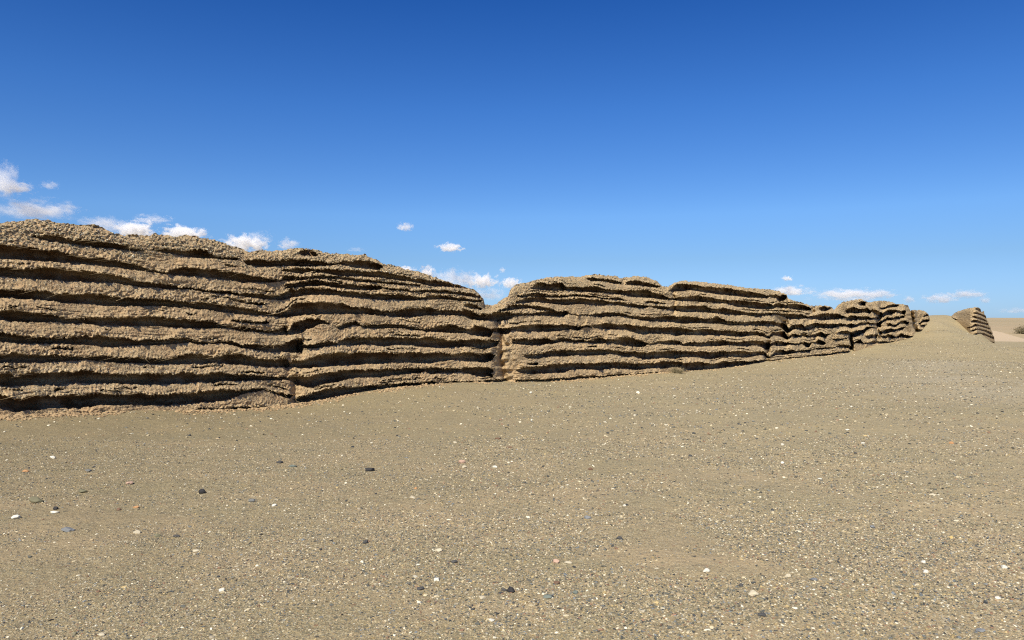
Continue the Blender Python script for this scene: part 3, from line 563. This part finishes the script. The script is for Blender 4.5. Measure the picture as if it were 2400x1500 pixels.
# ------------------------------------------------------------------ stones by instancing
def icos(sub):
    t = (1+5**.5)/2
    V = [(-1,t,0),(1,t,0),(-1,-t,0),(1,-t,0),(0,-1,t),(0,1,t),(0,-1,-t),(0,1,-t),(t,0,-1),(t,0,1),(-t,0,-1),(-t,0,1)]
    F = [(0,11,5),(0,5,1),(0,1,7),(0,7,10),(0,10,11),(1,5,9),(5,11,4),(11,10,2),(10,7,6),(7,1,8),(3,9,4),(3,4,2),(3,2,6),(3,6,8),(3,8,9),(4,9,5),(2,4,11),(6,2,10),(8,6,7),(9,8,1)]
    V = [np.array(v)/np.linalg.norm(v) for v in V]
    for _ in range(sub):
        c = {}; NF = []
        def mid(a, b):
            k = (min(a, b), max(a, b))
            if k not in c: m = V[a]+V[b]; V.append(m/np.linalg.norm(m)); c[k] = len(V)-1
            return c[k]
        for a, b, d in F:
            x, y, z = mid(a, b), mid(b, d), mid(d, a); NF += [(a, x, z), (b, y, x), (d, z, y), (x, y, z)]
        F = NF
    return np.array(V), np.array(F)
def stone_shape(sub, seed, sx=1, sy=.75, sz=.5, rough=.28):
    V, F = icos(sub); r = 1 + rough*fbm3(V[:, 0]*1.3+seed*5.1, V[:, 1]*1.3, V[:, 2]*1.3, 3, seed)
    # chipped flat faces
    rs = np.random.default_rng(seed); V = V*r[:, None]
    for _ in range(5):
        n = rs.normal(size=3); n /= np.linalg.norm(n); lim = rs.uniform(.55, .8); q = V@n; V = V - np.clip(q-lim, 0, None)[:, None]*n*.85
    return V*np.array([sx, sy, sz]), F

def instance_field(name, pts, size, parent=None, label=None, nvar=8, tints=None, sub=1, mat=None):
    src = []
    for k in range(nvar):
        V, F = stone_shape(sub, 500+k, 1, random.uniform(.6, .95), random.uniform(.35, .7))
        me = bpy.data.meshes.new(name + '_shape'); me.from_pydata(V.tolist(), [], F.tolist()); me.materials.append(mat or M_PEB); src.append(me)
    n = len(pts); me = bpy.data.meshes.new(name); me.vertices.add(n); me.vertices.foreach_set('co', np.asarray(pts, np.float32).ravel())
    def at(nm, typ, arr, key='value'):
        a = me.attributes.new(nm, typ, 'POINT'); a.data.foreach_set(key, np.asarray(arr).ravel())
    at('size', 'FLOAT', np.asarray(size, np.float32)); at('tint', 'FLOAT', (rng.random(n) if tints is None else tints).astype(np.float32)); at('lum', 'FLOAT', rng.random(n).astype(np.float32))
    at('pick', 'INT', rng.integers(0, nvar, n).astype(np.int32))
    rot = np.stack([rng.normal(0, .25, n), rng.normal(0, .25, n), rng.random(n)*6.283], -1).astype(np.float32); at('rot', 'FLOAT_VECTOR', rot, 'vector')
    o = bpy.data.objects.new(name, me); scene.collection.objects.link(o)
    if parent: o.parent = parent
    o['kind'] = 'stuff'
    if label: o['label'] = label; 
    ng = bpy.data.node_groups.new(name + '_nodes', 'GeometryNodeTree')
    ng.interface.new_socket('Geometry', in_out='INPUT', socket_type='NodeSocketGeometry'); ng.interface.new_socket('Geometry', in_out='OUTPUT', socket_type='NodeSocketGeometry')
    N = ng.nodes; Lk = ng.links; gi = N.new('NodeGroupInput'); go = N.new('NodeGroupOutput')
    ip = N.new('GeometryNodeInstanceOnPoints'); g2i = N.new('GeometryNodeGeometryToInstance')
    hidden = []
    for k, m in enumerate(reversed(src)):
        # each pebble shape is carried by a helper object outside the scene collection
        ob = bpy.data.objects.new(name + '_shape', m)
        oi = N.new('GeometryNodeObjectInfo'); oi.inputs[0].default_value = ob; Lk.new(oi.outputs['Geometry'], g2i.inputs[0])
    def na(nm, typ):
        a = N.new('GeometryNodeInputNamedAttribute'); a.data_type = typ; a.inputs[0].default_value = nm; return a.outputs[0]
    Lk.new(gi.outputs[0], ip.inputs['Points']); Lk.new(g2i.outputs[0], ip.inputs['Instance']); ip.inputs['Pick Instance'].default_value = True
    Lk.new(na('pick', 'INT'), ip.inputs['Instance Index']); Lk.new(na('size', 'FLOAT'), ip.inputs['Scale'])
    e2r = N.new('FunctionNodeEulerToRotation'); Lk.new(na('rot', 'FLOAT_VECTOR'), e2r.inputs[0]); Lk.new(e2r.outputs[0], ip.inputs['Rotation'])
    Lk.new(ip.outputs[0], go.inputs[0])
    md = o.modifiers.new('scatter', 'NODES'); md.node_group = ng
    return o

def scatter_ground():
    pts = []; sz = []
    # (from, to, per m2, size lo, size hi)
    for z0, z1, dens, lo, hi in ((2.6, 6.0, 5600, .0036, .0105), (6.0, 10.0, 1500, .005, .012), (10.0, 20.0, 190, .008, .017), (20.0, 46.0, 60, .011, .028), (46, 75, 22, .018, .038),
                                 (2.6, 10.0, 90, .010, .019), (10, 20, 22, .015, .034)):
        if z0 < 3: z0 = 1.6
        hw = .80*z1 + 3; n = int(2*hw*(z1-z0)*dens); Y = rng.uniform(z0, z1, n); X = rng.uniform(-hw, hw, n)
        q = np.abs(X) < .80*Y + 3; X, Y = X[q], Y[q]; n = len(X)
        # only in front of the wall
        ok = (X*NX + Y*NY) > CW + .05
        dn = .62 + .95*noise2(X*.9+5, Y*1.7, 41) + .55*noise2(X*3.2, Y*4.6, 42)
        near = np.exp(-(((X*NX+Y*NY)-CW)/3.0)**2)
        keep = rng.random(n) < np.clip(.20 + .95*dn, .06, 1)*(1-.45*near)
        m = ok & keep; X, Y = X[m], Y[m]; s = lo*(hi/lo)**(rng.random(len(X))**1.6)*(1 - .22*sstep(1.5, -3.0, X))
        Zh = ground_h(X, Y); pts.append(np.stack([X, Y, Zh + s*.12], -1)); sz.append(s)
    # bleached and dark stones standing out farther off
    n = 3400; Y = np.sqrt(rng.uniform(49, 44*44, n)); X = rng.uniform(-.80, .80, n)*Y; ok = (X*NX + Y*NY) > CW + .1; X, Y = X[ok], Y[ok]
    s = .009*(2.6**rng.random(len(X)))*(1 + Y*.012); pts.append(np.stack([X, Y, ground_h(X, Y) + s*.15], -1)); sz.append(s)
    tn = [rng.random(len(q)) for q in pts[:-1]]; tn.append(np.where(rng.random(len(X)) < .6, .17, .66)); 
    return np.concatenate(pts), np.concatenate(sz), np.concatenate(tn)
gp, gs, gt = scatter_ground()
instance_field('gravel', gp, gs, tints=gt, label='loose multicoloured desert gravel strewn over the sandy ground')
print('gravel', len(gp))

# gravel set in the earth courses
cand = rng.choice(nr*nc, 55000, replace=False)
keep = (inb.ravel()[cand] < .5) & (rng.random(len(cand)) < .12 + .9*gr.ravel()[cand]) & (Vall[cand, 1] < 40)
cand = cand[keep]; ww = Vall[cand]
instance_field('embedded_gravel', ww, .0045*(2.7**rng.random(len(ww))), parent=wall, nvar=5)

# crumbled clods along the foot of the wall
def rubble():
    pts = []; sz = []
    xs = rng.uniform(-60, 2180, 9000); off = rng.exponential(.16, 9000) + .02
    cl = noise2(s_along(xs)*1.3, 0*xs, 55); ok = rng.random(9000) < np.clip(.35 + .9*cl, .05, 1); xs, off = xs[ok], off[ok]
    t = wall_t(xs, off + .04); X = (xs-1200)/FOC*t; Zg = ground_h(X, t)
    s_ = .010*(6.0**(rng.random(len(xs))**1.9))*np.exp(-off*.8)
    instance_field('clods', np.stack([X, t, Zg + s_*.2], -1), s_, parent=None, nvar=8, mat=M_WALL, label='crumbled earth clods lying along the foot of the wall')
rubble()

# coarser stones weathering out of the crest
cr = np.where(((Yp - Yp[:1])*(P[..., 1]/FOC) < .42).ravel() & (Vall[:, 1] < 26) & (inb.ravel() < .5))[0]
cr = rng.choice(cr, 7000, replace=False)
instance_field('crest_gravel', Vall[cr], .007*(3.2**(rng.random(len(cr))**1.8)), parent=wall, nvar=6)

# reed strands sticking out of the lips and lying in the courses
def reed_strands():
    lipmask = np.zeros((nr, nc), bool); lipmask[:-1] = (inb[1:] > .5) & (inb[:-1] < .5)
    li, lj = np.where(lipmask); sel = rng.random(len(li)) < .34; li, lj = li[sel], lj[sel]
    V = []; F = []
    for i, j in zip(li, lj):
        p = P[i, j]
        if p[1] > 34: continue
        r = random.random()
        L = random.uniform(.03, .10)
        if r < .42: dirv = np.array([DX*random.gauss(0, .3)+NX*.35, DY*random.gauss(0, .3)+NY*.35, -random.uniform(.5, 1.2)])
        else: dirv = np.array([DX*random.choice((-1, 1))+NX*.35, DY*random.choice((-1, 1))*1.0+NY*.35, random.gauss(-.08, .16)]); L *= random.choice((2.0, 2.6, 5.0))
        if random.random() < .01: dirv = np.array([NX*.4, NY*.4, random.uniform(-.3, .8)]); L = random.uniform(.12, .28)
        dirv /= np.linalg.norm(dirv); w = random.uniform(.0018, .0042); b = p - dirv*L*.35
        sx = np.cross(dirv, (0, 0, 1.0)); sx = sx/(np.linalg.norm(sx)+1e-6)*w; sy = np.cross(dirv, sx); e = b + dirv*L; k = len(V)
        V += [b+sx, b-sx*.5+sy, b-sx*.5-sy, e]; F += [(k, k+1, k+3), (k+1, k+2, k+3), (k+2, k, k+3)]
    o = make_mesh('reed_strands', V, F, M_REED, wall); o['kind'] = 'stuff'
reed_strands()

# ------------------------------------------------------------------ single stones one can point to
COL = {'black': (.03,.028,.027), 'dark grey': (.075,.072,.066), 'grey': (.17,.17,.155), 'blue grey': (.20,.205,.20), 'white': (.66,.62,.50), 'cream': (.52,.45,.31),
       'tan': (.38,.29,.18), 'pink': (.45,.30,.21), 'orange': (.46,.25,.11), 'olive': (.17,.155,.09), 'brown': (.17,.10,.06), 'green grey': (.15,.17,.14), 'yellow': (.58,.42,.16)}
SM = {k: mat_stone(k.replace(' ', '_') + '_stone', v) for k, v in COL.items()}
# px, py, width in px, height ratio, colour, label
ST = [
 (867,1101,21,.6,'black','smooth black stone alone on fine grit left of the middle'),
 (84,1177,30,.5,'olive','lumpy olive stone, biggest at the far left edge'),
 (193,1154,18,.6,'olive','round olive stone with a cream chip leaning on it'),
 (126,1204,20,.28,'white','thin white sliver lying below the lumpy olive stone'),
 (130,1196,12,.7,'black','small black chip just above the thin white sliver'),
 (37,1215,18,.6,'white','white angular stone near the left edge'),
 (157,1247,28,.45,'blue grey','flat blue grey stone in the lower left grit'),
 (123,1071,13,.6,'white','white pebble under the left end of the wall'),
 (303,1133,19,.4,'pink','flat pinkish stone above the olive pair'),
 (473,1153,15,.9,'black','black upright splinter casting a pointed shadow'),
 (321,1248,17,.5,'cream','cream oval pebble right of the flat blue grey stone'),
 (369,1255,14,.65,'olive','olive tan pebble beside the cream oval one'),
 (413,1257,13,.6,'dark grey','dark grey chip right of the olive tan pebble'),
 (318,1188,13,.55,'orange','orange brown pebble on the left grit'),
 (277,1194,11,.7,'brown','small dark brown pebble left of the orange brown one'),
 (459,1291,18,.3,'cream','narrow cream sliver in the lower left'),
 (519,1391,13,.7,'white','white chunky pebble near the bottom left'),
 (238,1493,13,.7,'cream','pale cream pebble cut by the bottom edge'),
 (60,1103,16,.5,'orange','orange pebble close to the left edge'),
 (207,1105,14,.5,'grey','grey pebble with a dry stalk beside it'),
 (687,1094,18,.4,'green grey','greenish grey flat stone below the wall cleft'),
 (656,1083,14,.55,'dark grey','dark round pebble left of the greenish grey flat stone'),
 (643,1187,12,.6,'white','small white pebble in bare grit left of centre'),
 (640,1176,0,.6,'white',''),
 (589,1176,14,.6,'grey','pale grey pebble left of the small white pebble'),
 (856,1276,14,.7,'dark grey','dark pebble in the lower middle left grit'),
 (1083,1081,17,.55,'pink','pinkish flat stone in the cluster under the middle of the wall'),
 (1088,1092,10,.8,'cream','cream pebble touching the pinkish flat stone'),
 (1160,1092,11,.7,'white','white pebble right of the pinkish cluster'),
 (1066,1037,10,.5,'cream','small cream pebble above the pinkish cluster'),
 (1168,1030,15,.45,'brown','brown flat stone above the pinkish cluster'),
 (1193,1048,14,.25,'brown','thin brown splinter in the upper middle'),
 (1384,1101,10,.6,'brown','small brown stone right of centre'),
 (967,1170,14,.45,'cream','cream flat pebble in the middle grit'),
 (973,1147,9,.6,'orange','orange tan pebble above the cream flat one'),
 (1378,1213,16,.55,'blue grey','light blue stone alone right of centre'),
 (1029,1291,17,.6,'cream','cream stone with dark shadow in the lower middle'),
 (1024,1361,16,.65,'white','white rounded stone below the cream one'),
 (1197,1388,20,.75,'black','black round stone beside a smaller slate one'),
 (1181,1389,12,.5,'dark grey','slate pebble touching the black round stone'),
 (986,1384,17,.4,'dark grey','flat slate chip left of the black round stone'),
 (1065,1317,15,.5,'dark grey','dark grey flat stone right of the cream stone'),
 (981,1418,12,.5,'white','white square cut chip at the lower middle'),
 (1302,1318,16,.65,'pink','pink stone with a strong shadow'),
 (1332,1322,18,.4,'cream','pale flat stone right of the pink one'),
 (1305,1367,15,.5,'brown','reddish brown stone below the pink one'),
 (1348,1392,14,.7,'green grey','greenish pebble lower right of the black round stone'),
 (1283,1403,22,.35,'green grey','long greenish slab in the lower middle'),
 (1129,1404,15,.6,'cream','cream stone left of the long greenish slab'),
 (1152,1452,14,.6,'white','white speckled pebble near the bottom middle'),
 (1452,1262,14,.6,'dark grey','dark pebble right of the light blue stone'),
 (1464,1186,8,.7,'white','small bright white pebble on smooth grit'),
 (1655,1346,17,.6,'white','white stone left of the grey flat one at lower right'),
 (1849,1355,16,.6,'cream','pale grey rounded stone at lower right'),
 (1766,1395,25,.5,'cream','wide cream wedge, largest stone at lower right'),
 (1738,1376,12,.7,'dark grey','dark pebble above the wide cream wedge'),
 (1909,1364,16,.6,'blue grey','purplish grey stone right of the pale rounded one'),
 (2166,1319,12,.75,'white','upper of two white stones in the lower right'),
 (2170,1346,14,.65,'white','lower of two white stones in the lower right'),
 (2354,1327,16,.55,'white','white stone near the right edge'),
 (2231,1256,10,.75,'yellow','yellow pebble in the right hand gravel'),
 (2046,1232,12,.6,'blue grey','bluish pebble left of the yellow one'),
 (2242,1217,13,.45,'cream','cream flat chip above the yellow pebble'),
 (2187,1159,15,.4,'cream','cream chip in the upper right gravel'),
 (2230,1037,11,.6,'orange','orange brick coloured chip at upper right'),
 (1987,1005,9,.6,'white','white chip beneath the far courses'),
 (2022,1038,10,.5,'white','white double pebble under the far courses'),
 (1834,1040,8,.9,'white','small white pointed chip below the wall on the right'),
 (1834,1081,9,.7,'white','white round pebble below the pointed chip'),
 (2006,1062,8,.6,'dark grey','dark speck of stone under the white double pebble'),
 (1922,1119,10,.5,'white','pair member of white pebbles in the middle right'),
 (2340,1404,12,.5,'white','flat white pebble at right above the corner'),
 (2299,1482,22,.35,'blue grey','flat blue grey slab at the bottom right corner'),
 (1786,1450,18,.5,'dark grey','dark slate stone at the bottom right of centre'),
 (1505,1437,14,.6,'cream','cream pebble at the bottom right of centre'),
 (1244,920,7,.9,'white','white pebble close to the foot of the second wall stretch'),
 (1495,918,9,.6,'white','white chip near the foot of the wall, right of centre'),
 (1562,998,8,.5,'cream','cream chip on smooth ground below the wall'),
]
def ray_ground(px, py):
    rx, rz = (px-1200)/FOC, -(py-HOR)/FOC; t = 2.0
    ts = np.geomspace(2.5, 60, 900); h = ground_h(rx*ts, ts, False); zz = CAMZ + rz*ts
    k = np.argmax(zz < h); t = ts[k]; return rx*t, t
for si, (px, py, w, hr, c, lab) in enumerate(ST):
    if w == 0: continue
    x, y = ray_ground(px, py + w*hr*.3); m = y/FOC*w*.5*1.08
    sy = random.uniform(.65, .85); V, Fs = stone_shape(3, 900+si, 1, sy, hr, .22)
    o = make_mesh('stone', V*m, Fs, SM[c], smooth=True); o.location = (x, y, float(ground_h(np.array([x]), np.array([y]))[0]) + m*hr*.45)
    o.rotation_euler = (random.uniform(-.1, .1), random.uniform(-.12, .12), random.uniform(-.5, .5))
    tag(o, lab, 'stone', 'stones lying on the gravel')

# dry stalks on the ground
def stalk(px, py, L, ang, lab):
    x, y = ray_ground(px, py); s = y/FOC*L; n = 7; V = []; Fq = []
    z = float(ground_h(np.array([x]), np.array([y]))[0])
    for i in range(n):
        u = i/(n-1)-.5; c = np.array([u*s*math.cos(ang), u*s*math.sin(ang) + .06*s*math.sin(u*5), .006 + .02*s*abs(u)])
        for k in range(4):
            a = k*math.pi/2; V.append(c + np.array([0, math.cos(a), math.sin(a)])*.0032*(1-.5*abs(u)))
    for i in range(n-1):
        for k in range(4): a = i*4+k; b = i*4+(k+1) % 4; Fq.append((a, b, b+4, a+4))
    o = make_mesh('dry_stalk', V, Fq, M_REED); o.location = (x, y, z); tag(o, lab, 'stalk', 'dry stalks on the ground')
stalk(400, 1043, 55, .1, 'thin dark dry stalk under the left wall stretch')
stalk(212, 1114, 36, -.1, 'pale straw stalk beside the grey pebble')
stalk(524, 1008, 22, -.4, 'short pale stalk close to the wall foot')
stalk(298, 1096, 16, .1, 'tiny whitish stalk between left stones')
stalk(1423, 1235, 14, -.2, 'whitish twig right of the light blue stone')
stalk(845, 1077, 26, -.3, 'bent straw above the smooth black stone')

# ------------------------------------------------------------------ shrubs
def shrub(name, loc, r, h, n, lab, leaves=True):
    root = empty(name, loc, lab, 'shrub'); V = []; Fq = []; LV = []; LF = []
    for i in range(n):
        a = random.uniform(0, 6.283); e = random.uniform(.15, 1.3); L = random.uniform(.6, 1.0)
        p = np.array([random.gauss(0, .12)*r, random.gauss(0, .12)*r, -.02]); dv = np.array([math.cos(a)*math.cos(e)*r, math.sin(a)*math.cos(e)*r, math.sin(e)*h])*L
        segs = 4; pts = [p + dv*(k/segs) + np.array([random.gauss(0, .05)*r for _ in range(3)])*(k > 0) for k in range(segs+1)]
        for k in range(segs):
            w = .010*r*(1.3-k/segs); q = len(V); u = np.array([w, 0, 0]); v = np.array([0, w, 0]); z = np.array([0, 0, w])
            V += [pts[k]+u, pts[k]-u*.5+v, pts[k]-u*.5-v, pts[k+1]+u*.6, pts[k+1]-u*.3+v*.6, pts[k+1]-u*.3-v*.6]
            Fq += [(q, q+1, q+4, q+3), (q+1, q+2, q+5, q+4), (q+2, q, q+3, q+5)]
            for _ in range(5):
                c = pts[k+1] + np.array([random.gauss(0, .09)*r for _ in range(3)]); t = np.random.default_rng(len(LV)).normal(size=(3, 3))*.032*r; q2 = len(LV)
                LV += [c+t[0], c+t[1], c+t[2]]; LF.append((q2, q2+1, q2+2))
    make_mesh('twigs', V, Fq, M_REED if not leaves else M_SHRUB, root)
    make_mesh('foliage', LV, LF, M_SHRUB, root)
for px, py, wpx, lab in ((1588, 872, 46, 'low dry brown shrub at the foot of the wall'), (1827, 851, 14, 'tiny dry tuft right of the low shrub by the wall')):
    t = float(wall_t(float(px), .45)); x = (px-1200)/FOC*t; z = float(ground_h(np.array([x]), np.array([t]))[0])
    r = wpx*t/FOC*.5; shrub('shrub', (x, t, z), r, r*.75, 90 if wpx > 20 else 40, lab)
x, y = pix_point(2397, 787, 104)[:2]; z = float(ground_h(np.array([x]), np.array([y]))[0])
shrub('shrub', (x, y, z-.1), 1.35, 1.3, 130, 'dark desert shrub on the plain at the right edge')

# ------------------------------------------------------------------ clouds
def mat_cloud(i, dens, seed):
    M = NT('cloud_vapour'); co = M.n('ShaderNodeTexCoord').outputs['Object']
    off = M.n('ShaderNodeVectorMath', {0: co, 1: (seed*3.1, seed*1.7, 0)}, operation='ADD').outputs[0]
    asp = M.n('ShaderNodeVectorMath', {0: off, 1: (2.4, 1.0, 1.25)}, operation='MULTIPLY').outputs[0]
    n = M.noise(asp, 1.7, 7, .66)
    r = M.n('ShaderNodeVectorMath', {0: co}, operation='LENGTH').outputs['Value']
    sep = M.n('ShaderNodeSeparateXYZ', {0: co}).outputs[2]
    f = M.math('SUBTRACT', M.math('ADD', M.math('MULTIPLY', M.math('SUBTRACT', n, .5), 2.6), .62), r)
    f = M.math('MINIMUM', f, M.math('MULTIPLY', M.math('ADD', sep, .62), 2.2))
    f = M.math('MULTIPLY', M.math('MULTIPLY', f, 2.4, clamp=True), dens)
    v = M.n('ShaderNodeVolumePrincipled', {'Color': (1, 1, 1, 1), 'Density': f, 'Anisotropy': -0.1})
    o = M.n('ShaderNodeOutputMaterial'); M.t.links.new(v.outputs[0], o.inputs['Volume']); return M.m
CV, CF = icos(3)
CL = [ # px, py, half width, half height, opacity, label
 (2,425,42,48,1.2,'tall cloud cut by the left edge of the sky'), (40,440,40,16,1.6,'small cloud trailing right of the tall one at the left edge'),
 (117,434,22,12,.5,'faint wisp above the long cloud at left'), (85,492,98,26,1.3,'long pale cloud above the left end of the wall'),
 (245,527,62,22,1.0,'pale cloud behind the wall shoulder at left'), (318,540,44,24,3.5,'bright cloud peeping over the left crest'),
 (355,515,50,12,.8,'flat thin cloud above the bright one'), (432,548,52,22,4.0,'brightest white cloud on the crest at left'),
 (575,572,56,22,3.2,'white cloud sinking behind the crest dip'), (605,560,40,22,.5,'faint haze cloud over the crest dip'), (675,573,28,16,1.0,'small pale cloud left of the crest knob'),
 (835,585,26,7,.25,'barely visible wisp over the middle crest'), (950,532,22,12,1.2,'small round cloud alone in the middle sky'), (1056,581,34,12,2.2,'small flat cloud right of the round one'),
 (950,632,30,9,2.5,'sliver of cloud on the sloping crest'), (1000,638,24,16,2.0,'white puff left of the breach'), (1065,655,70,26,1.0,'broad hazy cloud left of the breach'),
 (1130,660,44,20,2.2,'bright cloud filling the breach in the crest'), (1198,664,32,15,1.8,'cloud touching the right shoulder of the breach'), (1178,633,9,8,.8,'tiny puff above the breach'), (1140,690,60,18,.6,'low haze cloud down in the breach'),
 (1845,653,14,7,1.6,'tiny flat cloud above the long far wall'), (1850,682,60,14,1.6,'long low cloud over the broken crest'), (1985,692,95,17,1.8,'widest low cloud behind the far courses'), (2060,690,50,13,1.2,'right end of the low cloud bank'),
 (2130,702,14,10,.9,'small puff right of the low bank'), (2205,700,40,14,1.5,'cloud over the sandy breach'), (2268,690,40,12,1.5,'cloud above the detached stump'), (2308,704,14,9,.9,'puff right of the detached stump'), (2380,728,50,8,.5,'faint low cloud at the right edge')]
for i, (px, py, hw, hh, op, lab) in enumerate(CL):
    D = 3200.0 + 60*i; x, _, z = pix_point(px, py, D); a, b = hw*D/FOC*1.25, hh*D/FOC*1.3; dpt = min(a, b*3.0)
    o = make_mesh('cloud', CV*1.0, CF, None); o.location = (x, D, z); o.scale = (a, dpt, b)
    o.data.materials.append(mat_cloud(i, op*(1.15 + .25*op)/dpt, i+1)); tag(o, lab, 'cloud', 'small clouds low in the sky')
